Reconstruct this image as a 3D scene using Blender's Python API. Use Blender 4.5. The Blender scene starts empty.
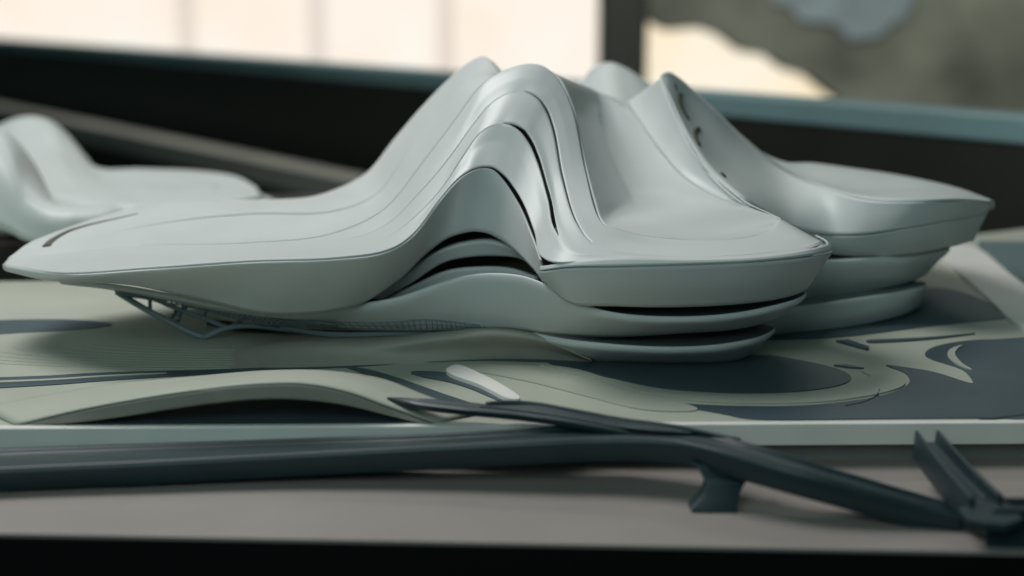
import bpy, bmesh, math, random
import numpy as np
from mathutils import Vector, Matrix
from mathutils.geometry import tessellate_polygon
random.seed(4)
sc = bpy.context.scene
COL = sc.collection

# ---------------------------------------------------------------- camera
F = 1024 * 50 / 36.0                 # focal length in pixels
PITCH = math.atan(288 / F)
H = 0.408                            # lens height above the model landscape
cam_d = bpy.data.cameras.new("camera")
cam = bpy.data.objects.new("camera", cam_d); COL.objects.link(cam)
cam.location = (0, 0, H); cam.rotation_euler = (math.pi / 2 - PITCH, 0, 0)
cam_d.lens = 50; cam_d.sensor_width = 36; cam_d.clip_start = 0.01; cam_d.clip_end = 200
cam_d.dof.use_dof = True; cam_d.dof.focus_distance = 1.56; cam_d.dof.aperture_fstop = 2.0
sc.camera = cam

# ---------------------------------------------------------------- light
w = bpy.data.worlds.new("World"); sc.world = w; w.use_nodes = True
w.node_tree.nodes["Background"].inputs[0].default_value = (0.42, 0.78, 0.74, 1)
w.node_tree.nodes["Background"].inputs[1].default_value = 0.07
sc.view_settings.view_transform = 'Standard'; sc.view_settings.look = 'None'
sc.view_settings.exposure = 0; sc.view_settings.gamma = 1

def area(name, loc, target, sx, sy, power, col):
    d = bpy.data.lights.new(name, 'AREA'); d.shape = 'RECTANGLE'; d.size = sx; d.size_y = sy
    d.energy = power; d.color = col
    o = bpy.data.objects.new(name, d); COL.objects.link(o); o.location = loc
    o.rotation_euler = (Vector(target) - Vector(loc)).to_track_quat('-Z', 'Y').to_euler()
    return o
area("ceiling_softbox", (-0.95, 2.15, 1.95), (0, 1.7, 0.1), 1.1, 1.1, 35, (1.0, 0.985, 0.965))
area("front_fill", (-0.9, -1.0, 1.6), (0, 1.5, 0.05), 1.6, 1.4, 19, (0.76, 1.0, 0.99))  # added teal fill lifting the front faces, no window there
area("background_fill", (1.0, 6.5, 4.0), (1.0, 9.0, 0.0), 4, 3, 260, (1.0, 0.97, 0.90))  # added fill brightening the wall, rail and ledge at the back

# ---------------------------------------------------------------- helpers
cp, sp = math.cos(PITCH), math.sin(PITCH)
def P(u, v, Y):
    a = (u - 512) / F; b = -(v - 288) / F
    d = Vector((a, cp + b * sp, -sp + b * cp)); t = Y / d.y
    return Vector((d.x * t, Y, H + d.z * t))
def G(u, v, z=0.0):
    a = (u - 512) / F; b = -(v - 288) / F
    d = Vector((a, cp + b * sp, -sp + b * cp)); t = (z - H) / d.z
    return Vector((d.x * t, d.y * t, z))
def pts(l): return [p if isinstance(p, Vector) else P(*p) for p in l]

def hermite(A, knots, ts):
    """A: (n, ..., 3) control rows; nonuniform Catmull-Rom along axis 0."""
    A = np.asarray(A, float); n = len(A); m = np.zeros_like(A)
    for i in range(n):
        if i == 0: m[i] = (A[1] - A[0]) / (knots[1] - knots[0])
        elif i == n - 1: m[i] = (A[-1] - A[-2]) / (knots[-1] - knots[-2])
        else:
            h0 = knots[i] - knots[i - 1]; h1 = knots[i + 1] - knots[i]
            m[i] = ((A[i] - A[i - 1]) / h0 * h1 + (A[i + 1] - A[i]) / h1 * h0) / (h0 + h1)
    out = []
    for t in ts:
        i = int(min(max(np.searchsorted(knots, t, side='right') - 1, 0), n - 2))
        h = knots[i + 1] - knots[i]; s = (t - knots[i]) / h
        out.append((2*s**3 - 3*s**2 + 1) * A[i] + (s**3 - 2*s**2 + s) * h * m[i]
                   + (-2*s**3 + 3*s**2) * A[i + 1] + (s**3 - s**2) * h * m[i + 1])
    return np.array(out)
def knots_of(A):
    A = np.asarray(A, float); n = len(A)
    d = np.linalg.norm(np.diff(A, axis=0), axis=-1).reshape(n - 1, -1).mean(axis=1)
    return np.concatenate([[0], np.cumsum(np.maximum(d, 1e-5) ** 0.75)])
def subdiv(kn, k):
    ts = []
    for a, b in zip(kn[:-1], kn[1:]): ts += list(np.linspace(a, b, k, endpoint=False))
    return ts + [kn[-1]]
def grid(rows, kc=8, kr=6, kfrom=0):
    """rows: control rows of equal length -> (R, C, 3) smooth grid"""
    A = np.array([[list(p) for p in pts(r)] for r in rows])
    B = np.swapaxes(A, 0, 1); kn = knots_of(B[:, kfrom:]); B = hermite(B, kn, subdiv(kn, kc)); A = np.swapaxes(B, 0, 1)
    if len(rows) == 2:
        return np.array([A[0] * (1 - t) + A[1] * t for t in np.linspace(0, 1, kr + 1)])
    kn = knots_of(A); return hermite(A, kn, subdiv(kn, kr))
def curve(l, k=10):
    A = np.array([list(p) for p in pts(l)]); kn = knots_of(A); return [Vector(p) for p in hermite(A, kn, subdiv(kn, k))]

from mathutils.bvhtree import BVHTree
def on_surface(X, px, lift=0.0):
    """points where the line of sight through each pixel meets a built surface"""
    R, C = X.shape[:2]; vv = [Vector(p) for p in X.reshape(-1, 3)]
    t = BVHTree.FromPolygons(vv, [(j*C+i, j*C+i+1, (j+1)*C+i+1, (j+1)*C+i) for j in range(R-1) for i in range(C-1)])
    out = []; o = Vector((0, 0, H))
    for u, v in px:
        d = (P(u, v, 1) - o).normalized(); h = t.ray_cast(o, d)
        if h[0] is not None: out.append(h[0] - d * lift)
    return out
def link(name, bm, mat, parent=None, smooth=True):
    me = bpy.data.meshes.new(name); bm.normal_update(); bm.to_mesh(me); bm.free()
    if smooth:
        for p in me.polygons: p.use_smooth = True
    o = bpy.data.objects.new(name, me); COL.objects.link(o); me.materials.append(mat)
    if parent is not None:
        o.parent = parent; o.matrix_parent_inverse = Matrix.Translation(-Vector(parent.location))
    return o
def bm_grid(X, skip=None):
    bm = bmesh.new(); R, C = X.shape[:2]
    vs = [[bm.verts.new(X[j, i]) for i in range(C)] for j in range(R)]
    for j in range(R - 1):
        for i in range(C - 1):
            if skip and skip(j, i): continue
            bm.faces.new((vs[j][i], vs[j][i + 1], vs[j + 1][i + 1], vs[j + 1][i]))
    for v in [v for v in bm.verts if not v.link_faces]: bm.verts.remove(v)
    return bm
def thicken(o, t, off=-1):
    m = o.modifiers.new("thickness", 'SOLIDIFY'); m.thickness = t; m.offset = off
    return o
def sheet(name, rows, mat, parent, t=0.003, kc=8, kr=6, off=-1, flip=False):
    bm = bm_grid(grid(rows, kc, kr))
    if flip: bmesh.ops.reverse_faces(bm, faces=bm.faces[:])
    o = link(name, bm, mat, parent)
    if t: thicken(o, t, off)
    return o
def tube(name, path, r, mat, parent=None, n=8, bm=None, flat=1.0, k=6):
    c = curve(path, k) if k else pts(path)
    own = bm is None; bm = bm or bmesh.new(); rings = []
    for i, p in enumerate(c):
        t = (c[min(i + 1, len(c) - 1)] - c[max(i - 1, 0)]).normalized()
        a = t.cross(Vector((0, 0, 1)));  a = a.normalized() if a.length > 1e-4 else Vector((1, 0, 0)); b = a.cross(t)
        rr = r[0] + (r[1] - r[0]) * i / (len(c) - 1) if isinstance(r, tuple) else r
        rings.append([bm.verts.new(p + a * math.cos(q) * rr + b * math.sin(q) * rr * flat) for q in [2 * math.pi * j / n for j in range(n)]])
    for x, y in zip(rings[:-1], rings[1:]):
        for j in range(n): bm.faces.new((x[j], x[(j + 1) % n], y[(j + 1) % n], y[j]))
    bm.faces.new(rings[0][::-1]); bm.faces.new(rings[-1])
    return link(name, bm, mat, parent) if own else bm
def sweep(path, prof, bm=None, k=8, widths=None, up=Vector((0, 0, 1)), close=True):
    """prof: closed list of (lateral, vertical)"""
    c = curve(path, k) if k else pts(path); bm = bm or bmesh.new(); rings = []; n = len(prof)
    for i, p in enumerate(c):
        t = (c[min(i + 1, len(c) - 1)] - c[max(i - 1, 0)]).normalized()
        a = t.cross(up).normalized(); b = a.cross(t)
        s = 1.0
        if widths: s = float(np.interp(i / (len(c) - 1), np.linspace(0, 1, len(widths)), widths))
        rings.append([bm.verts.new(p + a * x * s + b * y) for x, y in prof])
    for x, y in zip(rings[:-1], rings[1:]):
        for j in range(n): bm.faces.new((x[j], y[j], y[(j + 1) % n], x[(j + 1) % n]))
    bm.faces.new(rings[0]); bm.faces.new(rings[-1][::-1])
    bmesh.ops.recalc_face_normals(bm, faces=bm.faces[:])
    return bm
def slab(poly, z0, z1, bm=None):
    """vertical prism over a closed ground outline (Vectors, z ignored)"""
    bm = bm or bmesh.new(); n = len(poly)
    lo = [bm.verts.new((p.x, p.y, z0)) for p in poly]; hi = [bm.verts.new((p.x, p.y, z1)) for p in poly]
    for j in range(n): bm.faces.new((lo[j], lo[(j + 1) % n], hi[(j + 1) % n], hi[j]))
    for a, b, c in tessellate_polygon([[Vector((p.x, p.y, 0)) for p in poly]]):
        bm.faces.new((hi[a], hi[b], hi[c])); bm.faces.new((lo[c], lo[b], lo[a]))
    bmesh.ops.recalc_face_normals(bm, faces=bm.faces[:])
    return bm
def closed(px, z=0.0, k=6, sharp=False):
    g = [G(u, v, z) for u, v in px]
    if sharp: return g
    A = np.array([list(p) for p in g + g[:1]]); n = len(g); out = []
    for i in range(n):
        p0, p1, p2, p3 = (Vector(A[(i + q) % n]) for q in (-1, 0, 1, 2))
        for s in [q / k for q in range(k)]:
            out.append(0.5 * ((2*p1) + (p2-p0)*s + (2*p0-5*p1+4*p2-p3)*s*s + (3*p1-p0-3*p2+p3)*s**3))
    return out
def box(bm, c, s, rz=0):
    m = Matrix.Translation(c) @ Matrix.Rotation(rz, 4, 'Z') @ Matrix.Diagonal((*s, 1))
    bmesh.ops.create_cube(bm, size=1, matrix=m); return bm
def bevel(o, wdt, seg=3):
    m = o.modifiers.new("bevel", 'BEVEL'); m.width = wdt; m.segments = seg; m.limit_method = 'ANGLE'; m.angle_limit = math.radians(40)
    return o
def thing(name, label, cat, loc, group=None):
    o = bpy.data.objects.new(name, None); COL.objects.link(o); o.location = loc; o.empty_display_size = .05
    o['label'] = label; o['category'] = cat
    if group: o['group'] = group
    return o
def tag(o, label, cat, group=None):
    o['label'] = label; o['category'] = cat
    if group: o['group'] = group
    return o
def struct(o, kind='structure'): o['kind'] = kind; return o

# ---------------------------------------------------------------- materials
def mat(name, col, rough=0.4, spec=0.5, var=0.06, scale=30.0, bump=0.0, bscale=400.0, coat=0.0, metal=0.0):
    m = bpy.data.materials.new(name); m.use_nodes = True; nt = m.node_tree; b = nt.nodes["Principled BSDF"]
    tc = nt.nodes.new('ShaderNodeTexCoord'); no = nt.nodes.new('ShaderNodeTexNoise')
    no.inputs['Scale'].default_value = scale; no.inputs['Detail'].default_value = 5
    nt.links.new(tc.outputs['Object'], no.inputs['Vector'])
    r = nt.nodes.new('ShaderNodeValToRGB')
    r.color_ramp.elements[0].position = 0.3; r.color_ramp.elements[1].position = 0.7
    r.color_ramp.elements[0].color = (*[c * (1 - var) for c in col], 1)
    r.color_ramp.elements[1].color = (*[min(1, c * (1 + var)) for c in col], 1)
    nt.links.new(no.outputs['Fac'], r.inputs['Fac']); nt.links.new(r.outputs['Color'], b.inputs['Base Color'])
    mr = nt.nodes.new('ShaderNodeMapRange'); mr.inputs['To Min'].default_value = rough * 0.88; mr.inputs['To Max'].default_value = min(1, rough * 1.12)
    nt.links.new(no.outputs['Fac'], mr.inputs['Value']); nt.links.new(mr.outputs['Result'], b.inputs['Roughness'])
    b.inputs['Specular IOR Level'].default_value = spec; b.inputs['Metallic'].default_value = metal
    b.inputs['Coat Weight'].default_value = coat; b.inputs['Coat Roughness'].default_value = 0.25
    if bump:
        n2 = nt.nodes.new('ShaderNodeTexNoise'); n2.inputs['Scale'].default_value = bscale; n2.inputs['Detail'].default_value = 3
        nt.links.new(tc.outputs['Object'], n2.inputs['Vector'])
        bp = nt.nodes.new('ShaderNodeBump'); bp.inputs['Strength'].default_value = bump; bp.inputs['Distance'].default_value = 0.001
        nt.links.new(n2.outputs['Fac'], bp.inputs['Height']); nt.links.new(bp.outputs['Normal'], b.inputs['Normal'])
    return m
def emit(name, c0, c1, strength, scale=0.6):
    m = bpy.data.materials.new(name); m.use_nodes = True; nt = m.node_tree; nt.nodes.clear()
    o = nt.nodes.new('ShaderNodeOutputMaterial'); e = nt.nodes.new('ShaderNodeEmission'); no = nt.nodes.new('ShaderNodeTexNoise')
    tc = nt.nodes.new('ShaderNodeTexCoord'); r = nt.nodes.new('ShaderNodeValToRGB'); no.inputs['Scale'].default_value = scale
    r.color_ramp.elements[0].color = (*c0, 1); r.color_ramp.elements[1].color = (*c1, 1)
    r.color_ramp.elements[0].position = 0.35; r.color_ramp.elements[1].position = 0.65
    nt.links.new(tc.outputs['Object'], no.inputs['Vector']); nt.links.new(no.outputs['Fac'], r.inputs['Fac'])
    nt.links.new(r.outputs['Color'], e.inputs['Color']); e.inputs['Strength'].default_value = strength
    nt.links.new(e.outputs['Emission'], o.inputs['Surface'])
    return m
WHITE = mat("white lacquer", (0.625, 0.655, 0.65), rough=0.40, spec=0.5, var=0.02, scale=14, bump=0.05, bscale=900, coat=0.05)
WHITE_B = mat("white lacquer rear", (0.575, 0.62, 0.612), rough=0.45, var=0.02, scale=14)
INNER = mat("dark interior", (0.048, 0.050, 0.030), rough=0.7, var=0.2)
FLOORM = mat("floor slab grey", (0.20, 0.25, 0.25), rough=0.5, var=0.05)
SEAM = mat("seam shadow gap", (0.05, 0.06, 0.06), rough=0.8)
STRUT = mat("blue grey strut", (0.20, 0.26, 0.28), rough=0.45, var=0.08)
LAND = mat("pale sage landscape", (0.43, 0.455, 0.385), rough=0.55, var=0.04, scale=9, bump=0.08, bscale=700)
LAND2 = mat("pale sage terrace", (0.40, 0.425, 0.36), rough=0.55, var=0.04, scale=9, bump=0.08, bscale=700)
NAVY = mat("navy path inlay", (0.055, 0.085, 0.105), rough=0.42, var=0.08, scale=12, bump=0.05, bscale=700)
EDGE = mat("off white plinth edge", (0.80, 0.79, 0.75), rough=0.5, var=0.04, scale=20)
RECESS = mat("grey recess board", (0.20, 0.21, 0.20), rough=0.6, var=0.06)
TABLE = mat("beige grey table", (0.305, 0.272, 0.252), rough=0.6, var=0.06, scale=7, bump=0.1, bscale=600)
BLACK = mat("black table edge", (0.003, 0.0035, 0.0035), rough=0.7, spec=0.2)
BRIDGE = mat("navy bridge paint", (0.016, 0.036, 0.044), rough=0.42, spec=0.5, var=0.10, scale=25, bump=0.08, bscale=800)
PARA = mat("dark parapet panel", (0.018, 0.019, 0.014), rough=0.55, var=0.2, scale=2)
RAIL = mat("teal parapet rail", (0.20, 0.32, 0.34), rough=0.4, var=0.12, scale=2)
LEDGE = mat("grey ledge", (0.30, 0.30, 0.265), rough=0.6, var=0.1, scale=2)
FLOORD = mat("dark floor", (0.02, 0.021, 0.018), rough=0.6, var=0.2, scale=1.5)
COLUMN = mat("dark column", (0.03, 0.035, 0.03), rough=0.6, var=0.1, scale=1)
WALLG = mat("grey green wall", (0.22, 0.235, 0.19), rough=0.7, var=0.5, scale=1.4)
PANELB = mat("blue grey panel", (0.30, 0.38, 0.41), rough=0.6, var=0.4, scale=2.2)
SKYW = emit("bright window daylight", (1.0, 0.87, 0.74), (1.0, 0.95, 0.87), 1.0)
POST_GLOW = emit('window post painted glow', (0.86, 0.76, 0.66), (0.92, 0.83, 0.74), 0.92)  # mullions emit a pale glow of their own to look soft and backlit
SKYY = emit("warm window daylight", (1.0, 0.82, 0.52), (1.0, 0.93, 0.80), 1.0)

# ================================================================ MAIN BUILDING
b = thing('sculptural_building', 'large white wave-shaped building model with nested arches and overhanging lobes, in sharp focus', 'building model', (0.05, 1.65, 0))

# stations run left tip -> over the arches -> right rim
R0 = [(9,257,1.70),(42,237,1.76),(150,204,1.86),(255,200,1.90),(322,194,1.95),(366,173,2.0),(394,139,2.0),(424,104,1.985),(454,74,1.97),(470,61.5,1.96),(483,56.5,1.955),(491,60.5,1.95),(502,71,1.95)]
R1 = [(7,260,1.685),(70,252,1.69),(150,245,1.675),(250,243,1.655),(335,233,1.675),(386,208,1.705),(425,160,1.73),(451,126,1.742),(484,83,1.752),(504,70.5,1.757),(525,64,1.76),(542,65.5,1.757),(556,76,1.748),(565,90,1.732),(573,110,1.71),(585,168,1.635),(601,221,1.535),(618,229.5,1.52),(650,236.5,1.512),(700,240,1.51),(745,237.5,1.525),(769,230,1.55),(780,219,1.58),(784,223,1.605)]
C1 = [(6,261,1.675),(66,260,1.65),(150,253,1.63),(250,249,1.615),(335,242,1.62),(386,225,1.645),(423,189,1.658),(450,157,1.677),(475,122,1.70),(491,103.5,1.707),(508,93.5,1.71),(525,92.5,1.708),(538,99.5,1.70),(546,111.5,1.69),(552,128,1.673),(561,175,1.615),(577,224,1.53),(593,243,1.495),(630,252,1.475),(690,255.5,1.468),(750,253,1.478),(795,247,1.505),(816,239,1.545),(811,239,1.575)]
C2 = [(5,262.2,1.67),(62,266,1.62),(150,260,1.58),(250,254.5,1.56),(335,250,1.565),(386,238,1.58),(419,213,1.593),(445,184,1.618),(466,152,1.641),(479,134,1.652),(493,125,1.656),(508,124.5,1.655),(520,131.5,1.65),(529,143.5,1.64),(536,159,1.625),(547,197,1.58),(555,230,1.528),(572,251,1.485),(622,256,1.468),(690,258,1.462),(753,255.5,1.473),(800,248.5,1.502),(820,241,1.54),(815,241,1.572)]
C3 = [(4,263.5,1.66),(60,272,1.58),(150,267,1.53),(250,260,1.51),(335,257,1.51),(385,250,1.52),(413,233,1.54),(438,200,1.57),(458,178,1.595),(469,170.5,1.60),(481,166.5,1.605),(493,167,1.604),(505,175.5,1.598),(514,187,1.588),(522,200.5,1.575),(534,231,1.543),(542,257,1.505),(560,262,1.478),(617,258,1.464),(690,259.5,1.458),(756,257,1.47),(803,250,1.50),(822,243,1.537),(818,243,1.568)]
def lerp(a, c, t, dY=0.0, dv=0.0): return (a[0]*(1-t)+c[0]*t, a[1]*(1-t)+c[1]*t+dv, a[2]*(1-t)+c[2]*t+dY)
arch = [0,0,0,0,0.15,0.4,0.8,1,1,1,1,1,.95,.9,.8,0.5,0.15,0,0,0,0,0,0,0]
NS = 24; NR0 = 13
def push(row, d): return [(p[0], p[1], p[2] + d * arch[i]) for i, p in enumerate(row)]
C1, C2, C3 = push(C1, .012), push(C2, .028), push(C3, .042)
fold = [0,0,0,0.1,0.3,0.7,1,1,1,1,1,1,1]
M01 = [lerp(R1[i], R0[i], 0.55, -0.006*arch[i], 3*arch[i]) for i in range(NR0)]
dip = {9: 6, 10: 15, 11: 20, 12: 20}
M01 = [(p[0], p[1] + dip.get(i, 0), p[2]) for i, p in enumerate(M01)]
M01[:6] = [(8,258.5,1.692),(56,244,1.725),(162,223.5,1.775),(250,214.5,1.785),(335,211.5,1.81),(378,193,1.86)]
M0a = [lerp(R1[i], R0[i], 0.10, 0.020*fold[i], 12*fold[i]) for i in range(NR0)]
M1 = [lerp(R1[i], C1[i], 0.5, -0.004*arch[i]) for i in range(NS)]
M2 = [lerp(C1[i], C2[i], 0.55, 0.0*arch[i]) for i in range(NS)]
M3 = [lerp(C2[i], C3[i], 0.4, 0.002*arch[i]) for i in range(NS)]
M3b = [lerp(C2[i], C3[i], 0.75, 0.001*arch[i]) for i in range(NS)]
dropb = [0.005,0.012,0.02,0.03,0.05,0.06,0.08,0.10,0.10,0.10,0.10,0.10,0.10]
Rb = [P(*p) + Vector((0, 0.10 if i > 2 else (.006, .02, .03)[i], -dropb[i])) for i, p in enumerate(R0)]
Rc = [Vector((p.x, p.y + (0.12 if i > 2 else 0.02), [p.z - .004, p.z - .012, p.z - .02, p.z - .05][i] if i < 4 else 0.03)) for i, p in enumerate(Rb)]
pad = lambda row, dz: list(row) + [P(*R1[i]) + Vector((0, 0.002, -0.002 - dz)) for i in range(NR0, NS)]
rows = [pad(Rc, .006), pad(Rb, .005), pad(R0, .004), pad(M01, .002), pad(M0a, .001), R1, M1, C1, M2, C2, M3, M3b, C3]
KC, KR = 10, 6
X = grid(rows, KC, KR, kfrom=5)
# over the arches the bands are flatter, with crisp edges between them
lin = []
for a_, b_ in zip(X[::KR][:-1], X[::KR][1:]): lin += [a_ * (1 - t) + b_ * t for t in np.linspace(0, 1, KR, endpoint=False)]
lin = np.array(lin + [X[-1]])
crisp = np.interp(np.arange(X.shape[1]) / KC, range(NS), arch)[None, :, None] * 0.75
crisp = crisp * np.array([0.8 if j < 5 * KR else 1.0 for j in range(X.shape[0])])[:, None, None]
X = X * (1 - crisp) + lin * crisp
jR1, jC1, jC2 = 5*KR, 7*KR, 9*KR
def profile(keys, C):
    s = np.arange(C) / KC; return np.interp(s, [k[0] for k in keys], [k[1] for k in keys])
def step_rows(X, j, h):
    """raise the sheet behind row j by h, leaving a small riser along the row"""
    n = 9; Y = X.copy(); t = np.gradient(X[j], axis=0); d = X[j - 3] - X[j]
    nr_ = np.cross(t, d); nr_ /= np.maximum(np.linalg.norm(nr_, axis=-1, keepdims=True), 1e-9); nr_[nr_[:, 2] < 0] *= -1
    for q in range(n): Y[j - q] = Y[j - q] + nr_ * h[:, None] * (1 - q / n) ** 1.3
    return np.concatenate([Y[:j + 1], X[j:]])
def split_rows(X, j, gap, lift):
    """open a slit along row j: the outer band is pulled back up its own slope and forward"""
    R, C = X.shape[:2]; n = 7; Y = X.copy()
    d = X[j - 4] - X[j]; d /= np.maximum(np.linalg.norm(d, axis=-1, keepdims=True), 1e-6)
    for q in range(n):
        wgt = (1 - q / n) ** 1.5
        Y[j - q] = Y[j - q] + (d * gap[:, None] + np.array([0, -1.0, 0]) * lift[:, None]) * wgt
    return np.concatenate([Y[:j + 1], X[j:]])
Cn = X.shape[1]
g2 = profile([(0,0),(10.6,0),(11.2,.0035),(12.3,.0085),(13.6,.0095),(15,.0085),(15.8,.0045),(16.3,0),(23,0)], Cn)
g1 = profile([(0,0),(10.9,0),(11.5,.0022),(13,.0042),(14.5,.0034),(15.6,.0016),(17,0),(23,0)], Cn)
hC2 = profile([(0,0),(4.8,0),(6.2,.0006),(7.5,.0010),(9.5,.0006),(10.6,0),(23,0)], Cn)
hC1 = profile([(0,0),(4.0,0),(5.5,.0006),(7.5,.0010),(9.5,.0006),(10.6,0),(23,0)], Cn)
X = step_rows(X, jC2, hC2); X = step_rows(X, jC1, hC1); jC2 += 1
X = split_rows(X, jC2, g2, g2 * 0.5); jd2 = jC2
X = split_rows(X, jC1, g1, g1 * 0.5); jd1 = jC1; jd2 += 1
hR = profile([(0,0),(1.8,0),(3,.0008),(4.5,.0011),(6,.0011),(8,.0008),(9.5,0),(23,0)], Cn)
hM = profile([(0,0),(1.5,0),(2.4,.0013),(3.5,.0016),(4.6,.0013),(5.6,.0005),(6.3,0),(23,0)], Cn)
X = step_rows(X, jR1, hR); jd1 += 1; jd2 += 1
X = step_rows(X, 3 * KR, hM); jd1 += 1; jd2 += 1; jR1 += 1
cut = int(11.6 * KC)
bm = bm_grid(X, skip=lambda j, i: j in (jd1, jd2) or (j < jR1 and i >= cut))
bmesh.ops.remove_doubles(bm, verts=bm.verts[:], dist=2e-5)
bmesh.ops.recalc_face_normals(bm, faces=bm.faces[:])
for e in bm.edges:
    if e.calc_face_angle(0) > math.radians(13): e.smooth = False
o = link('roof_shell', bm, WHITE, b); thicken(o, 0.0025)

# overhanging flank that rises into the lowest arch
NF = 17
lipF = [P(*C3[i]) + Vector((0, -0.0006, -0.0022)) for i in range(NF)]
D3 = [(9,270,1.655),(52,279,1.61),(130,283,1.58),(200,298,1.58),(275,314,1.575),(350,306,1.575),(395,281,1.59),(425,253,1.605),(447,238,1.615),(460,233.5,1.618),(474,231.3,1.62),(487,233,1.617),(499,238.5,1.61),(509,245,1.60),(518,252.5,1.59),(534,268,1.56),(545,281,1.535)]
D3 = push(D3, .022)
g3 = [0]*11 + [.0012, .0046, .0062, .0066, .0056, .002]
top = []
for i in range(NF):
    a = lipF[i]; dn = (P(*D3[i]) - a).normalized()
    top.append(a + dn * g3[i] + Vector((0, g3[i] * 0.8, 0)))
mid = [top[i].lerp(P(*D3[i]), 0.5) + Vector((0, -0.004 if i < 7 else 0.0, 0)) for i in range(NF)]
q1 = [top[i].lerp(P(*D3[i]), 0.1) + Vector((0, -0.002 if i < 7 else -0.0005, 0)) for i in range(NF)]
sheet('arch_flank', [top, q1, mid, D3], WHITE, b, 0.0025, kc=10)
tube('seam_line', on_surface(grid([top, q1, mid, D3], 10), [(188,272.5),(226,275),(262,279.5),(300,285),(325,289),(343,290.5)], 0.0002), 0.00045, SEAM, b, n=6)
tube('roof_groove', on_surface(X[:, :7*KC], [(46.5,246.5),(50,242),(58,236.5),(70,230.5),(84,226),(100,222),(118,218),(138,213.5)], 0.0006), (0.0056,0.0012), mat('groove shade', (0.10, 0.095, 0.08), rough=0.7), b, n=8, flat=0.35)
# dark sheet put in to paint the shade behind the slits and low arch
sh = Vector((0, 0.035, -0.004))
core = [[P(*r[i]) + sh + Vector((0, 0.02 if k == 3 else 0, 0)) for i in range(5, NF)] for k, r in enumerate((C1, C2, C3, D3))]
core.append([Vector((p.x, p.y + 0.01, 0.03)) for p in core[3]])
sheet('shade_backing', core, INNER, b, 0)
# gallery bands seen inside the low arch
sheet('gallery_band', [[(372,298,1.63),(400,281,1.635),(429,257,1.64),(460,245,1.64),(488,242,1.64),(516,252,1.63),(530,264,1.61)],
                       [(380,300,1.635),(410,284,1.64),(443,263,1.645),(470,257,1.645),(496,256,1.645),(520,259,1.635),(534,268,1.615)]], WHITE, b, 0.010, off=1)
sheet('gallery_band', [[(372,306,1.64),(412,286,1.645),(447,271,1.645),(474,267.5,1.645),(505,268,1.635),(535,277,1.61)],
                       [(376,320,1.64),(416,307,1.645),(450,292,1.645),(474,288,1.645),(505,287,1.635),(535,293,1.61)]], WHITE, b, 0.010, off=1)

# lower body that runs out into the second slab of the right lobe
S2t = [(60,281,1.68),(120,287,1.66),(184,298,1.64),(243,309,1.62),(300,314,1.605),(346,307,1.60),(395,300,1.595),(447,283,1.595),(470,277.5,1.592),(495,275.5,1.58),(522,278,1.56),(547,287,1.54),(572,302,1.52),(610,314,1.505),(680,319,1.50),(740,314.5,1.508),(790,303,1.53),(803,296,1.56),(795,290,1.66)]
S2b = [(90,285,1.72),(135,292,1.70),(190,304,1.68),(243,314,1.66),(300,322,1.65),(349,327,1.64),(395,329,1.635),(430,329,1.63),(460,328.5,1.625),(490,328,1.61),(512,329,1.60),(535,331,1.585),(565,333.5,1.57),(610,335,1.563),(680,331.5,1.56),(738,327,1.565),(778,316,1.59),(790,308,1.62),(780,302,1.70)]
S2m = [lerp(S2t[i], S2b[i], 0.5, -0.007) for i in range(19)]
S2l = [P(*S2t[i]) + Vector((0, 0.0012, 0.0012)) for i in range(19)]
sheet('lower_body', [S2l, S2t, S2m, S2b], WHITE, b, 0.0025)
fl = [S2t[i] for i in range(11, 19)]
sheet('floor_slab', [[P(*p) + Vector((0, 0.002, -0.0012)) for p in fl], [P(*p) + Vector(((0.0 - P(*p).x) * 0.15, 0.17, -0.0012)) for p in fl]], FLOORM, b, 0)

# right lobe fascia
E1 = [(542,266,1.515),(549,266,1.495),(566,263,1.478),(617,259,1.464),(690,260.5,1.458),(756,258,1.47),(803,251,1.50),(824,245.5,1.535),(826,243,1.56),(815,236,1.66)]
E2 = [(541,271,1.515),(548,270,1.493),(566,267.5,1.4745),(617,266.5,1.4585),(690,264.5,1.4545),(756,261.5,1.4655),(806,256.5,1.494),(829,252,1.535),(831,249,1.56),(822,240,1.66)]
E3_ = [(543,277,1.525),(552,286,1.515),(568,300,1.505),(620,304.5,1.495),(690,305,1.492),(748,301.5,1.50),(786,295.5,1.525),(803,289,1.555),(808,284,1.59),(800,276,1.68)]
EM = [lerp(E2[i], E3_[i], 0.5, -0.004) for i in range(10)]
sheet('rim_chamfer', [E1, E2], WHITE, b, 0.002, kc=10, kr=3)
E2b = [P(*p) + Vector((0, 0.0010, -0.0006)) for p in E2]
sheet('lobe_fascia', [E2b, EM, E3_], WHITE, b, 0.0025, kc=10)
sheet('lobe_soffit', [[P(*p) for p in E3_[1:]], [P(*p) + Vector((-P(*p).x * 0.25 + .03, 0.10, 0.004)) for p in E3_[1:]]], WHITE, b, 0)
# third slab at ground
S3t = [(512,328,1.62),(524,331,1.60),(540,336,1.58),(565,341,1.56),(599,345,1.545),(645,348.5,1.535),(686,349,1.533),(724,346,1.54),(756,339.5,1.56),(772,331,1.60),(765,326,1.70)]
S3b = [(516,330,1.65),(526,335,1.635),(540,341,1.615),(556,350,1.60),(588,361,1.60),(634,364,1.603),(686,365,1.603),(730,363,1.605),(748,356,1.63),(755,348,1.67),(750,341,1.75)]
S3m = [lerp(S3t[i], S3b[i], 0.5, -0.006) for i in range(11)]
sheet('ground_slab', [[P(*p) + Vector((0, 0.0012, 0.0012)) for p in S3t], S3t, S3m, S3b], WHITE, b, 0.0025)
sheet('floor_slab', [[P(*p) + Vector((0, 0.002, -0.001)) for p in S3t], [P(*p) + Vector(((0.14 - P(*p).x) * 0.3, 0.15, -0.001)) for p in S3t]], FLOORM, b, 0)
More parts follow.
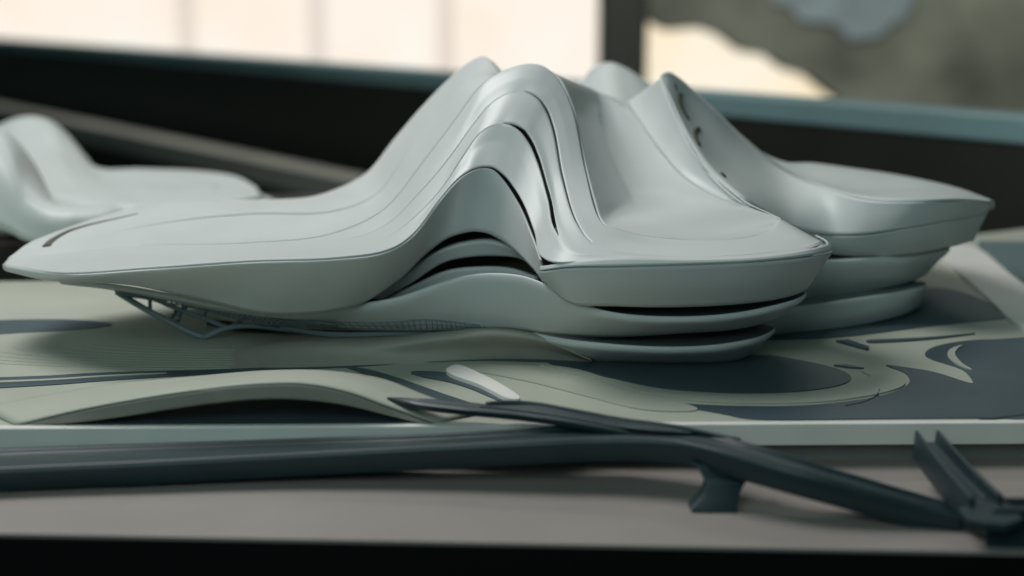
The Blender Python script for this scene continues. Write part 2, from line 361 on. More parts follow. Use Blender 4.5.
# recessed dark glazing between the slabs
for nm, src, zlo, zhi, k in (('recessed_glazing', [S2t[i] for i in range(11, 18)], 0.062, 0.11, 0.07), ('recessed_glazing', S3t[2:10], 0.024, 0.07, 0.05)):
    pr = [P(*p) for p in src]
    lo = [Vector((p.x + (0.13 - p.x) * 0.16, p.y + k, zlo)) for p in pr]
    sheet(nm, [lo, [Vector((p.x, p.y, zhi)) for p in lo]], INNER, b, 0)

# valley sheet between the front arch and the second ridge
n_ = lambda l: [P(*p) + Vector((0.0005, 0.001, -0.0022)) for p in l]
V = [[(540,66,1.78),(572,83,1.97),(627,102,2.0)],
     [(556,76,1.748),(594,90,1.972),(637,117,1.95)],
     [(571,104,1.716),(599,120,1.922),(651,138,1.90)],
     [(577.5,130,1.69),(609,148,1.872),(664,155,1.86)],
     [(584.5,165,1.64),(621,175,1.815),(682,175,1.80)],
     [(593,199,1.58),(634,197,1.755),(708,192,1.74)],
     [(601,221,1.535),(645,209,1.665),(740,205,1.67)],
     [(618,229.5,1.52),(680,220,1.585),(765,212,1.62)],
     [(650,236.5,1.512),(706,229.5,1.55),(780,219,1.58)],
     [(690,239.8,1.5105),(720,235.5,1.532),(775,226,1.563)],
     [(700,240,1.51),(745,237.5,1.525),(769,230,1.55)]]
def quad(r, t): return tuple(r[0][k]*(1-t)*(1-2*t) + r[1][k]*4*t*(1-t) + r[2][k]*t*(2*t-1) for k in range(3))
V = [n_([quad(r, t) for t in (0,.225,.41,.5,.6,.775,1)]) if q > 5 else n_([r[0], lerp(r[0],r[1],.45), lerp(r[0],r[1],.82), lerp(r[1],r[0],.02,-.006), lerp(r[1],r[2],.2), lerp(r[1],r[2],.55), r[2]]) for q, r in enumerate(V)]
sheet('valley_roof', V, WHITE, b, 0.002, kc=10)
# second ridge: bright ribbon folding over the crest
L3 = [(627,102,2.0),(637,117,1.95),(651,138,1.90),(664,155,1.86),(682,175,1.80),(708,192,1.74),(740,205,1.67),(765,212,1.62),(780,219,1.58)]
E3 = [(661.5,77.5,1.93),(664,88,1.905),(671,106,1.87),(680.5,127,1.835),(693,151,1.79),(715,178,1.735),(745,202,1.66),(768,213.5,1.61),(781,219.5,1.578)]
rb = []
for t_ in (0.0, 0.33, 0.66, 1.0):
    row = [P(*lerp(L3[i], E3[i], t_, 0.01 * math.sin(math.pi * t_))) for i in range(9)]
    p0 = row[0]
    row = [p0 + Vector((0.016, 0.10, -0.11)), p0 + Vector((0.010, 0.05, -0.040)), p0 + Vector((0.004, 0.016, -0.005))] + row
    rb.append(row)
sheet('ridge_ribbon', rb, WHITE, b, 0.0012, kc=8)
# its outer side sweeping into the rear wing
T = [(661.5,77,1.932),(667,73.3,1.938),(676,77.5,1.945),(690,89,1.955),(712,108.5,1.965),(740,136,1.98),(768,159,1.975),(800,178,1.92),(834,191.5,1.84),(872,200.5,1.78),(916,202,1.75),(954,201,1.77),(992,203,1.87)]
U1 = [(661.8,78.5,1.932),(666.5,81,1.93),(674,89,1.93),(686,106,1.93),(705,130,1.915),(730,160,1.88),(760,187,1.84),(795,206,1.83),(830,213,1.82),(870,217,1.777),(912,214,1.751),(950,211,1.772),(989,207,1.867)]
U2 = [(662,80,1.93),(664.5,89,1.907),(670,101,1.885),(678,120,1.85),(692,147,1.797),(714,177,1.739),(746,203.5,1.667),(790,228,1.76),(828,235,1.80),(866,234,1.777),(908,227,1.755),(946,220,1.778),(986,212,1.868)]
U3 = [(663,82,1.935),(667,93,1.905),(674,108,1.88),(683,130,1.84),(699,160,1.785),(721,188,1.735),(760,222,1.68),(800,248,1.78),(830,253,1.812),(866,256,1.798),(908,253,1.785),(944,247,1.81),(972,240,1.885)]
U4 = [P(*p) + Vector((0.02, 0.05, -0.002)) for p in U3]
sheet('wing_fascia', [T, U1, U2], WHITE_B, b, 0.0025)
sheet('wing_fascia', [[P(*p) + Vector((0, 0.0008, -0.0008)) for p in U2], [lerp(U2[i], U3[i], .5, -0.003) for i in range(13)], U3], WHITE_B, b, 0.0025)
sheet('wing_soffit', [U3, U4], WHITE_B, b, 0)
Tb = [P(*p) for p in [(668,100,2.02),(676,100,2.03),(690,108,2.04),(705,118,2.06),(728,137,2.10),(752,154,2.12),(782,166,2.10),(812,166,2.13),(850,170,2.14),(890,175.5,2.12),(925,182,2.06),(958,190,1.98),(993,203,1.88)]]
Tm = [P(*T[i]).lerp(Tb[i], 0.5) + Vector((0, 0, [0.0,0,0,0,0,-.002,-.006,-.012,-.010,-.004,0.0,0.001,0][i])) for i in range(13)]
Tc = [p + Vector((0, (.04, .04, .05, .05, .05, .05, .05, .05, .05, .04, .03, .015, .003)[i], -(.05, .05, .05, .05, .05, .05, .05, .05, .04, .03, .02, .012, .008)[i])) for i, p in enumerate(Tb)]
Td = [Vector((p.x, p.y + 0.02, max(p.z - (.3, .3, .3, .3, .3, .3, .2, .12, .08, .05, .03, .015, .006)[i], .02))) for i, p in enumerate(Tc)]
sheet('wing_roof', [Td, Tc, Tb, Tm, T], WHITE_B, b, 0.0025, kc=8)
SF = grid([T, U1, U2], 10, 8)
def hood(c0, c1, ra0, rb0, rise):
    n = 14; rows_ = []
    for q in range(7):
        row = []
        for k in range(n):
            f = k / (n - 1); wd = math.sin(math.pi * min(1, 0.12 + 0.88 * f) ** 0.6)
            rr = (ra0 + rb0) / 2 + (rb0 - ra0) / 2 * (q / 3 - 1) * max(wd, .05); cc = c0 + (c1 - c0) * f
            j = min(int(rr * 8), 15); i = min(int(cc * 10), SF.shape[1] - 2); fr, fc = rr * 8 - j, cc * 10 - i
            p = (SF[j, i] * (1-fr) * (1-fc) + SF[j+1, i] * fr * (1-fc) + SF[j, i+1] * (1-fr) * fc + SF[j+1, i+1] * fr * fc)
            h = rise * (1 - f) ** 1.3 * (1 - (q / 3 - 1) ** 2) ** .5
            row.append(Vector(p) + Vector((h * .5, -h * .8, h * .2)))
        rows_.append(row)
    sheet('vent_hood', rows_, WHITE_B, b, 0.0008, kc=2, kr=2)
hood(2.75, 4.7, 0.6, 1.7, 0.0022); hood(4.05, 5.6, 0.9, 1.85, 0.0022)
tube('rim_shade', on_surface(SF, [(674,84),(675,92),(679,104),(685,118),(692,132),(700,146),(709,160)], 0.001), (0.0034, 0.0010), mat('recess shade', (0.07, 0.065, 0.055), rough=0.8), b, n=8, flat=0.6)  # raised dark tube, its colour painting the recess shade behind the rim
for px in [[(680,95),(678.5,100),(680,107),(684,115),(687,120)], [(698,129.5),(694.5,132.5),(694.5,138),(698,146)], [(721,175),(723.5,178)]]:
    tube('slot_shade', on_surface(SF, px, 0.0045), 0.0042, INNER, b, n=8)  # dark tubes painted in for the shade at the slot mouths
# rear wing slabs
W2t = [(752,262,1.682),(790,262,1.742),(829,262,1.782),(871,259.5,1.787),(908,256.5,1.797),(938,252,1.832),(948,249,1.882),(940,246,1.972)]
W2b = [(760,302,1.722),(790,301,1.772),(825,297.5,1.812),(864,291,1.822),(898,284,1.832),(922,275,1.872),(928,268,1.932),(920,262,2.012)]
W3t = [(755,306,1.68),(785,306,1.715),(820,304.5,1.745),(855,296,1.77),(886,288,1.79),(913,281.5,1.83),(926,285,1.86),(915,283,1.93)]
W3t = [(752,312,1.67),(790,309,1.71),(822,305,1.745),(856,300,1.765),(890,295,1.785),(914,290,1.81),(925,285.5,1.85),(918,282,1.93)]
W3b = [(750,336,1.70),(780,336,1.73),(812,333,1.745),(845,327,1.765),(880,320,1.79),(905,313,1.82),(918,305,1.86),(912,298,1.94)]
for t_, b_ in ((W2t, W2b), (W3t, W3b)):
    sheet('wing_slab', [[P(*p) + Vector((0, 0.0012, 0.0012)) for p in t_], t_, [lerp(t_[i], b_[i], .5, -0.005) for i in range(8)], b_], WHITE_B, b, 0.0025)
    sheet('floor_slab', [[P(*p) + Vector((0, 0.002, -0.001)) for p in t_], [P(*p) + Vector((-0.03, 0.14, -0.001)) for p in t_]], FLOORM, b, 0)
    pr = [P(*p) for p in t_]
    sheet('recessed_glazing', [[p + Vector((-0.02, 0.06, -0.002)) for p in pr], [p + Vector((-0.02, 0.06, 0.03)) for p in pr]], INNER, b, 0)
# blurred hump of the far ridge
hump = [[(560,92,2.30),(582,83,2.30),(594,69,2.30),(609,64,2.30),(626,70,2.30),(644,82,2.30),(672,104,2.28)],
        [(560,110,2.20),(584,98,2.20),(598,88,2.20),(612,84,2.20),(630,90,2.20),(648,101,2.19),(676,122,2.18)],
        [(562,140,2.08),(586,128,2.08),(602,118,2.08),(617,115,2.08),(634,120,2.08),(652,130,2.08),(680,150,2.07)]]
hb = [[P(*p) + Vector((0, 0.12, -0.09)) for p in hump[0]]]
hb.insert(0, [Vector((p.x, p.y + 0.06, 0.02)) for p in hb[0]])
sheet('far_ridge', hb + hump, WHITE_B, b, 0.003)

# lattice of struts below the left lobe
def strut(path, r, flat=0.9): tube('strut', path, r, STRUT, b, n=8, flat=flat, k=4)
strut([(117,292,1.705),(140,306,1.695),(168,321,1.685),(196,334.5,1.680),(205,337,1.680)], 0.0042)
strut([(205,337,1.680),(214,333,1.680),(225,328.5,1.680),(240,326,1.680),(256,326,1.680),(276,328.5,1.675),(300,331.5,1.670)], (0.0046, 0.0030))
strut([(130,295,1.715),(151,298,1.715),(176,308,1.705),(203,318,1.695),(228,328,1.683)], 0.0036)
strut([(117,292,1.705),(160,296,1.715),(198,301,1.710),(237,312,1.695),(300,322,1.680),(340,327,1.675)], 0.0030)
strut([(178,320,1.687),(181,310,1.705),(192,303,1.710)], 0.0034)
strut([(168,321,1.685),(176,312,1.705)], 0.0028)
strut([(150,311,1.693),(150,300,1.715)], 0.0024)
strut([(203,318,1.695),(207,310,1.705)], 0.0026)
strut([(228,328,1.683),(245,318,1.695),(258,316,1.695)], 0.0026)
LB = grid([S2l, S2t, S2m, S2b], 8, 6)
def on_body(c, r):
    j = min(int(r), LB.shape[0] - 2); i = min(int(c), LB.shape[1] - 2); fr, fc = r - j, c - i
    p = LB[j, i]*(1-fr)*(1-fc) + LB[j+1, i]*fr*(1-fc) + LB[j, i+1]*(1-fr)*fc + LB[j+1, i+1]*fr*fc
    return Vector(p) + Vector((0, -0.0036, -0.0006))
bm = bmesh.new()
lr = LB.shape[0] - 1.2
for i in range(44):
    c = 14 + i * 1.3; wdt = min(1.0, (c - 12) / 10, (74 - c) / 24)
    tube('', [on_body(c, lr - 3.6 * wdt), on_body(c + 1.1, lr)], 0.0005, SEAM, bm=bm, n=5, k=0)
for q in (0.0, 1.8, 3.6):
    tube('', [on_body(14 + i * 5, lr - q * min(1.0, (2 + i * 5) / 10, (60 - i * 5) / 24)) for i in range(12)], 0.0006, SEAM, bm=bm, n=5, k=3)
sta = curve([(115,291,1.69),(150,293.5,1.675),(190,299,1.655),(230,308,1.637),(270,316,1.622),(336,324.5,1.612)], 8)
stb = curve([(116,293,1.70),(150,299.5,1.69),(195,308,1.675),(235,318,1.655),(275,324,1.64),(338,326,1.62)], 8)
for q in (0.0, .33, .66, 1.0): tube('', [a_.lerp(c_, q) for a_, c_ in zip(sta, stb)], 0.0011, SEAM, bm=bm, n=5, k=0)
for i in range(0, len(sta) - 1): tube('', [sta[i], stb[min(i + 1, len(stb) - 1)]], 0.0008, SEAM, bm=bm, n=5, k=0)
link('facade_lattice', bm, STRUT, b)
sheet('plinth_line', [[(280,324,1.66),(325,331,1.65),(384,331.5,1.645),(454,329,1.635),(516,327.5,1.615)],
                      [(280,328,1.66),(325,335.5,1.65),(384,335,1.645),(454,331.5,1.635),(516,329.5,1.615)]], STRUT, b, 0.004)
# foot under the belly, coloured near black to deepen the shade there
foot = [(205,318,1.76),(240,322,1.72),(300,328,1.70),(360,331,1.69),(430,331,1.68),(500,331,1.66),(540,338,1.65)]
sheet('shade_foot', [foot, [Vector((P(*p).x, P(*p).y + .01, 0.001)) for p in foot]], INNER, b, 0)

# ================================================================ REAR LEFT BUILDING
b2 = thing('rear_building', 'smaller white curving building model blurred behind the left tip, cut by the left frame edge', 'building model', (-0.85, 2.3, 0))
h1 = [[(-60,160,2.75),(0,126,2.75),(18,119,2.75),(36,118,2.75),(52,124,2.75),(72,144,2.72),(95,168,2.70),(140,170,2.72),(190,172,2.74),(235,178,2.66),(257,190,2.55)],
      [(-60,178,2.62),(-5,150,2.62),(16,143,2.62),(36,143,2.62),(55,152,2.60),(78,168,2.58),(105,182,2.56),(150,183,2.58),(195,184,2.58),(235,187,2.55),(259,193,2.50)],
      [(-60,200,2.50),(0,178,2.50),(20,174,2.48),(42,176,2.46),(65,184,2.44),(92,193,2.42),(125,197,2.42),(165,197,2.42),(205,197,2.42),(240,196,2.44),(260,196.5,2.47)],
      [(-60,220,2.40),(0,210,2.40),(25,205,2.38),(48,205,2.36),(75,208,2.34),(105,212,2.32),(140,212,2.32),(175,210,2.33),(212,207,2.35),(244,202,2.40),(260,199,2.45)],
      [(-60,240,2.42),(0,236,2.42),(25,232,2.40),(48,230,2.38),(75,228,2.37),(105,228,2.37),(140,226,2.37),(175,222,2.38),(212,217,2.40),(244,208,2.44),(259,203,2.47)]]
bk = [P(*p) + Vector((0, 0.12, -0.06)) for p in h1[0]]
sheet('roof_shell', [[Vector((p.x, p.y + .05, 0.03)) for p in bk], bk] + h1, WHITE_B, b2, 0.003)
a1 = [[(-70,120,2.22),(-20,125,2.22),(0,131,2.22),(14,147,2.20),(28,176,2.18),(46,200,2.16),(75,206,2.16),(110,206,2.18),(122,211,2.17)],
      [(-70,150,2.12),(-25,158,2.12),(-4,166,2.12),(10,180,2.11),(25,200,2.10),(45,214,2.09),(75,216,2.09),(105,214,2.12),(121,212,2.165)],
      [(-70,220,2.08),(-30,224,2.08),(-6,228,2.08),(10,233,2.08),(24,240,2.08),(45,244,2.08),(72,238,2.08),(100,226,2.10),(120,213,2.16)]]
bk = [P(*p) + (Vector((0, 0.10, -0.05)) if i < 6 else Vector((0, .004, -.006))) for i, p in enumerate(a1[0])]
sheet('front_arch', [[Vector((p.x, p.y + .05, 0.05)) if i < 6 else p + Vector((0, .004, -.01)) for i, p in enumerate(bk)], bk] + a1, WHITE_B, b2, 0.003)
tube('roof_groove', on_surface(grid(h1), [(150,192),(175,189.5),(195,186.5),(210,185.5),(217,188),(214,191)], 0.005), 0.005, SEAM, b2, flat=0.5)
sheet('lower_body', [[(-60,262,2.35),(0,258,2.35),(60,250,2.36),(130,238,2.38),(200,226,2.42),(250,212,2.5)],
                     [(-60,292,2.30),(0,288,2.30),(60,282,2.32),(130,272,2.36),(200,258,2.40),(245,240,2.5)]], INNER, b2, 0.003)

BROWN = mat('dark brown stand', (0.035, 0.028, 0.02), rough=0.6, var=0.2)
link('stand', slab([Vector((-1.9, 2.1, 0)), Vector((-.35, 2.22, 0)), Vector((-.3, 3.0, 0)), Vector((-1.9, 3.0, 0))], -0.9, 0.003), BROWN, b2, smooth=False)

# ================================================================ LANDSCAPE BASE
PLX0, PLX1, PLY1 = -1.6, 1.25, 3.1
fl_, fr_ = G(0, 429.8, 0), G(1024, 424, 0)
def front_y(x): return fl_.y + (fr_.y - fl_.y) * (x - fl_.x) / (fr_.x - fl_.x)
outline = [Vector((PLX0, front_y(PLX0), 0)), Vector((PLX1, front_y(PLX1), 0)), Vector((PLX1, 2.75, 0)), Vector((0.2, 2.12, 0)), Vector((PLX0, 2.02, 0))]
ins = 0.011
inner_o = [Vector((PLX0, front_y(PLX0) + ins, 0)), Vector((PLX1, front_y(PLX1) + ins, 0)), Vector((PLX1, 2.75, 0)), Vector((0.2, 2.12, 0)), Vector((PLX0, 2.02, 0))]
struct(link('ground', slab(inner_o, -0.017, 0.0), LAND, smooth=False))
pl = thing('plinth', 'off-white plinth board with a grey recess under the model landscape', 'plinth', (0, 2, -0.04))
o = link('edge_board', slab([outline[0], outline[1], inner_o[1], inner_o[0]], -0.0205, 0.0012), EDGE, pl, smooth=False); bevel(o, 0.0008, 2)
rec = [p + Vector((0, 0.006, 0)) for p in inner_o]
link('recess_board', slab(rec, -0.0402, -0.0172), RECESS, pl, smooth=False)

def inlay(px, zt=0.0012, m=NAVY, name='path', k=6, sharp=False):
    return struct(link(name, slab(closed(px, 0, k, sharp), -0.001, zt), m, smooth=False))
inlay([(-30,323),(60,320),(112,324.5),(82,330),(40,332.5),(-30,335)])
inlay([(-30,380),(50,376.2),(102,373.2),(200,370.6),(262,368.4),(330,366),(400,361),(450,358.5),(520,358.5),(560,361),(540,362.5),(480,361),(420,363),(340,368),(262,370.8),(200,375),(102,381.5),(50,385.5),(-30,389)], 0.0010)
inlay([(-30,383.6),(50,380.4),(102,377.2),(160,374.4),(160,375),(102,378.4),(50,382),(-30,385.2)], 0.0022, LAND2)
inlay([(345,367.2),(368,370),(388,375.5),(408,382),(436,392),(485,410),(445,410),(414,396),(392,388),(374,379.5),(358,372)], 0.0012)
inlay([(411,373.5),(420,372),(447,373.5),(462,379.5),(478,387),(505,399),(512,404),(498,401),(472,390),(450,383),(425,378)], 0.0014)
inlay([(548,363),(600,361.5),(680,360),(760,356),(800,361),(838,370),(851,379),(835,387),(790,392.5),(730,393.5),(665,389),(612,378.5)], 0.0013)
inlay([(664,403),(700,405.5),(750,407),(800,406.5),(850,402),(885,395.5),(904,388),(910,381),(904,373),(886,366),(908,368.5),(935,373),(965,382.5),(973,382.8),(962,370),(932,360),(925,354),(936,347),(962,342),(995,340),(1060,343),(1060,416.5),(1000,418.5),(880,419.5),(764,420.5),(720,414)], 0.0012, k=4)
inlay([(925,289.5),(955,291),(984,301),(1013,316),(985,321),(935,326),(845,337),(770,340),(700,336),(760,322),(830,318),(900,305)], 0.0012)
inlay([(950,351),(963,346.5),(958,350),(955,356),(962,365),(972,371.5),(958,366.5),(948,358)], 0.0026, LAND2)
inlay([(836,342.5),(848,341.6),(869,348.6),(867,351)], 0.003, NAVY, sharp=True)
inlay([(834,366.3),(846,365.8),(864,369.2),(850,368.6)], 0.002, NAVY, sharp=True)
inlay([(870,341.2),(910,339.4),(948,336.8),(975,334.4),(945,338.4),(910,341.6),(872,343.4)], 0.002, NAVY)
inlay([(985,420),(1060,411),(1060,411.8),(992,420)], 0.0018, SEAM)
tube_px = [(880,389),(876,396),(862,402.5),(845,406)]
struct(link('path', tube('', [G(u, v, 0.0012) for u, v in tube_px], 0.0008, SEAM, bm=bmesh.new(), n=6), SEAM))

# contour terraces on the left, each step its own thin layer
for i in range(9):
    f = i / 8.0
    cx, cy = 190 + 60 * f, 350 - 4 * f
    rx, ry = 300 - 150 * f, 21 - 12.5 * f
    z1 = 0.0005 * (i + 1)
    px = [(cx + rx * math.cos(a) * (1.0 if math.cos(a) > 0 else 0.92), cy - ry * math.sin(a) * (1.05 if math.sin(a) > 0 else 0.9)) for a in [2 * math.pi * q / 14 for q in range(14)]]
    o = struct(link('terrain', slab(closed(px, 0, 8), z1 - 0.0010, z1), LAND2, smooth=False)); bevel(o, 0.0003, 2)
# ground swell in the middle, raised front face
sw_t = [(230,352,1.62),(300,346,1.60),(380,345,1.585),(440,339,1.58),(500,335,1.575),(545,341,1.57),(592,361,1.565)]
sw_b = [G(230, 371), G(300, 369), G(380, 365.5), G(440, 362), G(505, 359.5), G(550, 360.5), G(594, 363)]
swt = [P(*p) for p in sw_t]
swm = [swt[i].lerp(sw_b[i], 0.55) + Vector((0, 0.004, 0)) for i in range(7)]
swk = [p + Vector((0, 0.06, -0.004)) for p in swt]; swk2 = [Vector((p.x, p.y + 0.1, 0.0005)) for p in swk]
struct(sheet('terrain', [swk2, swk, swt, swm, sw_b], mat("warm grey slope", (0.35, 0.345, 0.30), rough=0.6, var=0.04), None, 0, kc=8))
# pale folded tongue and contour bands in front of the pool
struct(link('terrain', slab(closed([(448,372),(458,369.3),(474,375),(498,387),(520,402),(506,402.5),(480,389.5),(456,381),(447,376)], 0, 5), 0.0, 0.0055), EDGE, smooth=False))
struct(link('terrain', slab(closed([(470,370.5),(510,370.5),(560,375),(620,388),(690,406),(690,412),(640,410),(590,398),(540,385),(500,376.5)], 0, 5), 0.0, 0.0014), LAND2, smooth=False))
struct(link('terrain', slab(closed([(540,366.5),(575,370),(615,381.5),(665,392),(730,396.5),(800,395.5),(850,388.5),(870,378),(862,372),(890,375),(905,385),(880,394.5),(830,402),(770,404.5),(700,402.5),(640,393),(590,379)], 0, 5), 0.0, 0.0018), LAND, smooth=False))

# raised ribbon ramp with an arch, front left
rp = thing('ribbon_ramp', 'low arched pale ribbon ramp over dark ground at the front left edge of the landscape', 'model ramp', (-0.3, 1.42, 0))
ra = [(15,425.5,1.336),(100,406.5,1.337),(200,390.5,1.339),(262,384.5,1.340),(305,384.5,1.341),(345,392,1.342),(385,406,1.343),(436,424,1.344)]
rbk = [G(-20,408,.002),G(100,387,.006),G(200,377,.014),G(270,371.3,.017),G(330,371.5,.015),G(380,379,.010),G(425,396,.006),G(474,414,.002)]
ru = [(32,426.5,1.338),(110,418,1.338),(200,404.5,1.340),(262,398.5,1.341),(305,399.5,1.342),(345,404.5,1.343),(385,414,1.344),(431,425.5,1.345)]
mt = [P(*ra[i]).lerp(rbk[i], .5) + Vector((0, 0, (.0, .001, .003, .004, .004, .003, .001, .0)[i])) for i in range(8)]
sheet('ramp_deck', [rbk, mt, ra], LAND, rp, 0.0015)
sheet('ramp_fascia', [[P(*p) + Vector((0, 0.0006, -0.0008)) for p in ra], ru], mat("ramp side", (0.30, 0.29, 0.25), rough=0.6), rp, 0.002)
inlay([(45,426.2),(160,412),(240,403),(300,400),(360,404),(400,413),(432,423.6),(240,424.9)], 0.0014, NAVY, sharp=True)

# raised road at the right and block beyond it
struct(link('road', slab(closed([(930,252),(962,247),(985,256),(1010,276),(1060,316),(1075,352),(1020,330),(985,299),(950,268)], 0, 5), 0.0, 0.006), EDGE, smooth=False))
bk_ = thing('neighbour_block', 'flat teal grey block cut by the right frame edge behind the raised road', 'block model', G(1040, 285))
o = link('roof_slab', slab([G(978, 250), G(1110, 251), G(1190, 340), G(1040, 300), G(1010, 278)], 0.004, 0.016), mat("teal block", (0.09, 0.15, 0.165), rough=0.5), bk_, smooth=False); bevel(o, 0.002)

# ================================================================ FOREGROUND FOOTBRIDGES
TZ = -0.04
fb = thing('footbridge', 'long navy footbridge model with a forked deck and one splayed leg', 'bridge model', G(720, 510, TZ))
def deckprof(wd, h, lip=0.004, lh=0.004):
    a = wd / 2
    return [(-a, 0), (-a + 0.004, lh * 0.6), (-a + lip + .004, lh * 0.6), (-a + lip + 0.007, -0.001), (a - lip - 0.007, -0.001), (a - lip - .004, lh), (a - 0.003, lh), (a, 0), (a * 0.82, -h), (-a * 0.82, -h)]
main = [G(-560,497,-.022),G(-140,469,-.019),G(0,461,-.018),G(150,455,-.016),G(300,448.5,-.012),G(440,442.5,-.004),G(540,437,.003),G(610,433,.007),G(680,437,.010),G(740,451,.009),G(800,468,.002),G(860,485,-.010),G(915,501,-.022),G(962,514.5,-.031)]
o = link('deck', sweep(main, deckprof(0.062, 0.020), widths=[1.25,1.25,1.2,1.1,.95,.8,.85,1.0,.85,.72,.7,.7,.66,.6]), BRIDGE, fb); bevel(o, 0.0012, 2)
br = [G(388,398.5,.020),G(425,402,.020),G(470,406.5,.019),G(520,412,.017),G(575,420,.014),G(620,428.5,.009),G(655,436,.003)]
o = link('branch_deck', sweep(br, deckprof(0.022, 0.006, lip=.002, lh=.002), widths=[.25,1.15,1.3,1.0,.9,.9,.8]), BRIDGE, fb); bevel(o, 0.001, 2)
lipp = [G(486,404.5,.0195),G(505,402.5,.020),G(535,404,.0195),G(575,411,.0175),G(620,420,.0145),G(660,427,.0122),G(694,434,.0100)]
sheet('deck_web', [lipp, [G(480,408,.0175),G(505,410.5,.0165),G(540,415,.015),G(580,421,.013),G(620,428.5,.0105),G(660,432.5,.0110),G(694,434.8,.0098)]], BRIDGE, fb, 0.002)
tube('parapet', [G(486,404.5,.020),G(505,403,.021),G(535,404.5,.020),G(575,411.5,.018),G(620,420,.015),G(680,428,.013),G(740,441,.011)], 0.0022, BRIDGE, fb, n=8, flat=1.3)
# splayed leg
lg = [[(690,461),(698,468),(702,475),(705,482),(702,494),(689,508)], [(764,469),(752,474),(746,478),(742,484),(737,497),(735,514)]]
bm = bmesh.new(); Lrow, Rrow = curve([(u, v, yy) for (u, v), yy in zip(lg[0], (1.234, 1.230, 1.225, 1.221, 1.214, 1.208))], 6), curve([(u, v, yy) for (u, v), yy in zip(lg[1], (1.234, 1.230, 1.225, 1.221, 1.214, 1.208))], 6)
rings = []
for a, c in zip(Lrow, Rrow):
    rings.append([bm.verts.new(q) for q in (a + Vector((0, -.006, 0)), c + Vector((0, -.008, 0)), c + Vector((0, .016, 0)), a + Vector((0, .014, 0)))])
for x, y in zip(rings[:-1], rings[1:]):
    for j in range(4): bm.faces.new((x[j], x[(j+1) % 4], y[(j+1) % 4], y[j]))
bm.faces.new(rings[0]); bm.faces.new(rings[-1]); bmesh.ops.recalc_face_normals(bm, faces=bm.faces[:])
o = link('leg', bm, BRIDGE, fb); bevel(o, 0.002, 3)

jb = thing('bridge_junction', 'navy bridge junction with a raised trough arm at the right end of the table', 'bridge model', G(985, 530, TZ))
trough = [(-.0115, -.018), (-.0115, .010), (-.0085, .010), (-.008, -.002), (.008, -.002), (.0085, .010), (.0115, .010), (.0115, -.018)]
o = link('trough_arm', sweep([G(926,440,.004),G(944,462,-.001),G(965,486,-.007),G(986,507,-.013)], trough, k=4, widths=[1,1.15,1.3]), BRIDGE, jb); bevel(o, 0.0007, 2)
o = link('cross_arm', sweep([G(986,509,-.014),G(1020,509,-.014),G(1140,510,-.014)], [(-.018, -.012), (-.018, .004), (-.014, .004), (-.013, -.001), (.013, -.001), (.014, .006), (.018, .006), (.018, -.012)], k=4), BRIDGE, jb); bevel(o, 0.0007, 2)
hub = [(958,509),(975,500),(1000,499),(1016,508),(1024,520),(1008,526),(985,524),(968,520)]
zc = -.012
o = link('hub_plate', slab([G(u, v, zc) for u, v in hub], zc - 0.006, zc + 0.0012), BRIDGE, jb, smooth=False); bevel(o, 0.0015, 2)
o = link('leg', slab([G(985, 547, TZ), G(1080, 550, TZ), G(1080, 538, TZ), G(994, 535, TZ)], TZ, zc - 0.010), BRIDGE, jb, smooth=False); bevel(o, 0.001)

# ================================================================ TABLE
tb = thing('display_table', 'beige grey display table with a black front edge under the models', 'table', (0, 1.8, -0.9))
tl, tr = G(0, 533.5, TZ), G(1024, 552.5, TZ)
def ty(x): return tl.y + (tr.y - tl.y) * (x - tl.x) / (tr.x - tl.x)
tp = [Vector((-1.8, ty(-1.8), 0)), Vector((1.5, ty(1.5), 0)), Vector((1.5, 2.95, 0)), Vector((0.2, 2.2, 0)), Vector((-1.8, 2.08, 0))]
link('tabletop', slab(tp, TZ - 0.02, TZ), TABLE, tb, smooth=False)
ap = [p + Vector((0, d, 0)) for p, d in zip(tp, (-.002, -.002, -.05, -.05, -.05))]
link('apron', slab(ap, -0.9, TZ - 0.003), BLACK, tb, smooth=False)

# ================================================================ ROOM BEHIND
bm = bmesh.new(); box(bm, (0, 8, -0.95), (60, 40, 0.1)); struct(link('floor', bm, FLOORD, smooth=False))
A = Vector((1.75, 1.72, 0)); B = Vector((-5.2, 11.5, 0)); dr = (B - A).normalized(); nr = Vector((-dr.y, dr.x, 0))
if nr.y < 0: nr = -nr
pw = thing('parapet', 'dark parapet wall with a teal top rail running behind the models', 'parapet', (A + B) / 2 + Vector((0, 0, -0.9)))
def bar(a, c, th, z0, z1): return slab([a, c, c + nr * th, a + nr * th], z0, z1)
link('wall_panel', bar(A, B, 0.06, -0.9, 0.13), PARA, pw, smooth=False)
o = link('top_rail', bar(A - nr * .01, B - nr * .01, 0.12, 0.1305, 0.185), RAIL, pw, smooth=False); bevel(o, 0.008)
lg_ = bar(A - nr * .3, B - nr * .3, 0.12, -0.215, -0.14)
link('lower_ledge', lg_, LEDGE, pw, smooth=False)

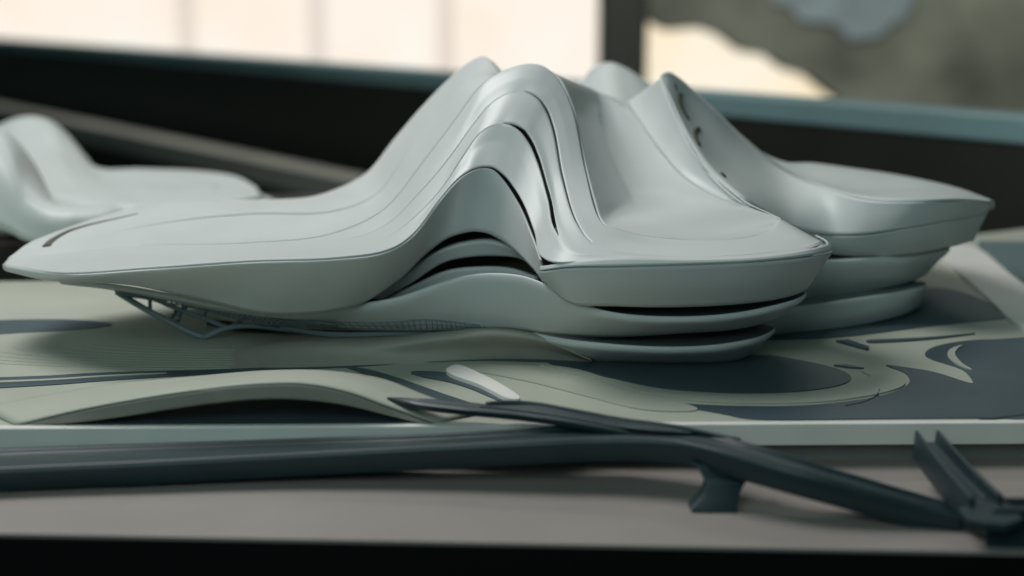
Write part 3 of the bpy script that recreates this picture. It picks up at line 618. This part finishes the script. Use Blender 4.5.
# windows and what stands before them
for nm, u0, u1, v0, v1, Y, m_, lab in (('window', -160, 640, -60, 110, 15.0, SKYW, 'wide overexposed cream window behind the parapet on the left'),
                                     ('window', 640, 1000, -60, 130, 15.0, SKYY, 'bright warm yellow window gap right of the dark column')):
    a, c = P(u0, v1, Y), P(u1, v0, Y)
    t_ = thing(nm, lab, 'window', ((a.x + c.x) / 2, Y, a.z))
    bm = bmesh.new(); box(bm, ((a.x + c.x) / 2, Y + .05, (a.z + c.z) / 2), (c.x - a.x, 0.05, c.z - a.z)); link('pane', bm, m_, t_, smooth=False)
    if u0 < 0:
        for u in (188, 318, 446):
            q = P(u, 50, Y)
            bm = bmesh.new(); box(bm, (q.x, Y - .03, (a.z + c.z) / 2), (0.20, 0.05, c.z - a.z)); link('mullion', bm, POST_GLOW, t_, smooth=False)
q = P(622, 60, 9.5)
bm = bmesh.new(); box(bm, (q.x, 9.5, 1.0), (0.31, 0.3, 4.2)); tag(bevel(link('column', bm, COLUMN, smooth=False), 0.04), 'dark square column between the two bright windows', 'column')
# sloping grey-green wall section at the right
Yw = 11.0
poly = [(650,-60),(650,22),(668,31),(700,28),(724,36),(746,53),(772,57),(790,71),(815,79),(834,95),(900,140),(1250,140),(1250,-60)]
bm = bmesh.new(); f_ = [bm.verts.new(P(u, v, Yw)) for u, v in poly]; k_ = [bm.verts.new(P(u, v, Yw) + Vector((0, .5, 0))) for u, v in poly]
n = len(poly); bm.faces.new(f_[::-1]); bm.faces.new(k_)
for j in range(n): bm.faces.new((f_[j], f_[(j+1) % n], k_[(j+1) % n], k_[j]))
bmesh.ops.recalc_face_normals(bm, faces=bm.faces[:])
tag(link('sloping_wall', bm, WALLG, smooth=False), 'blurred grey green wall with a sloping lower edge in the upper right', 'wall')
bm = bmesh.new()
poly = [(762,-30),(774,3),(790,6),(800,20),(835,24),(850,40),(880,37),(890,25),(906,20),(916,-2),(912,-30)]
f_ = [bm.verts.new(P(u, v, Yw - .03)) for u, v in poly]; k_ = [bm.verts.new(P(u, v, Yw - .03) + Vector((0, .02, 0))) for u, v in poly]
n = len(poly); bm.faces.new(f_[::-1]); bm.faces.new(k_)
for j in range(n): bm.faces.new((f_[j], f_[(j+1) % n], k_[(j+1) % n], k_[j]))
bmesh.ops.recalc_face_normals(bm, faces=bm.faces[:])
tag(link('wall_panel', bm, PANELB, smooth=False), 'pale blue blurred panel on the grey green wall at the top', 'panel')
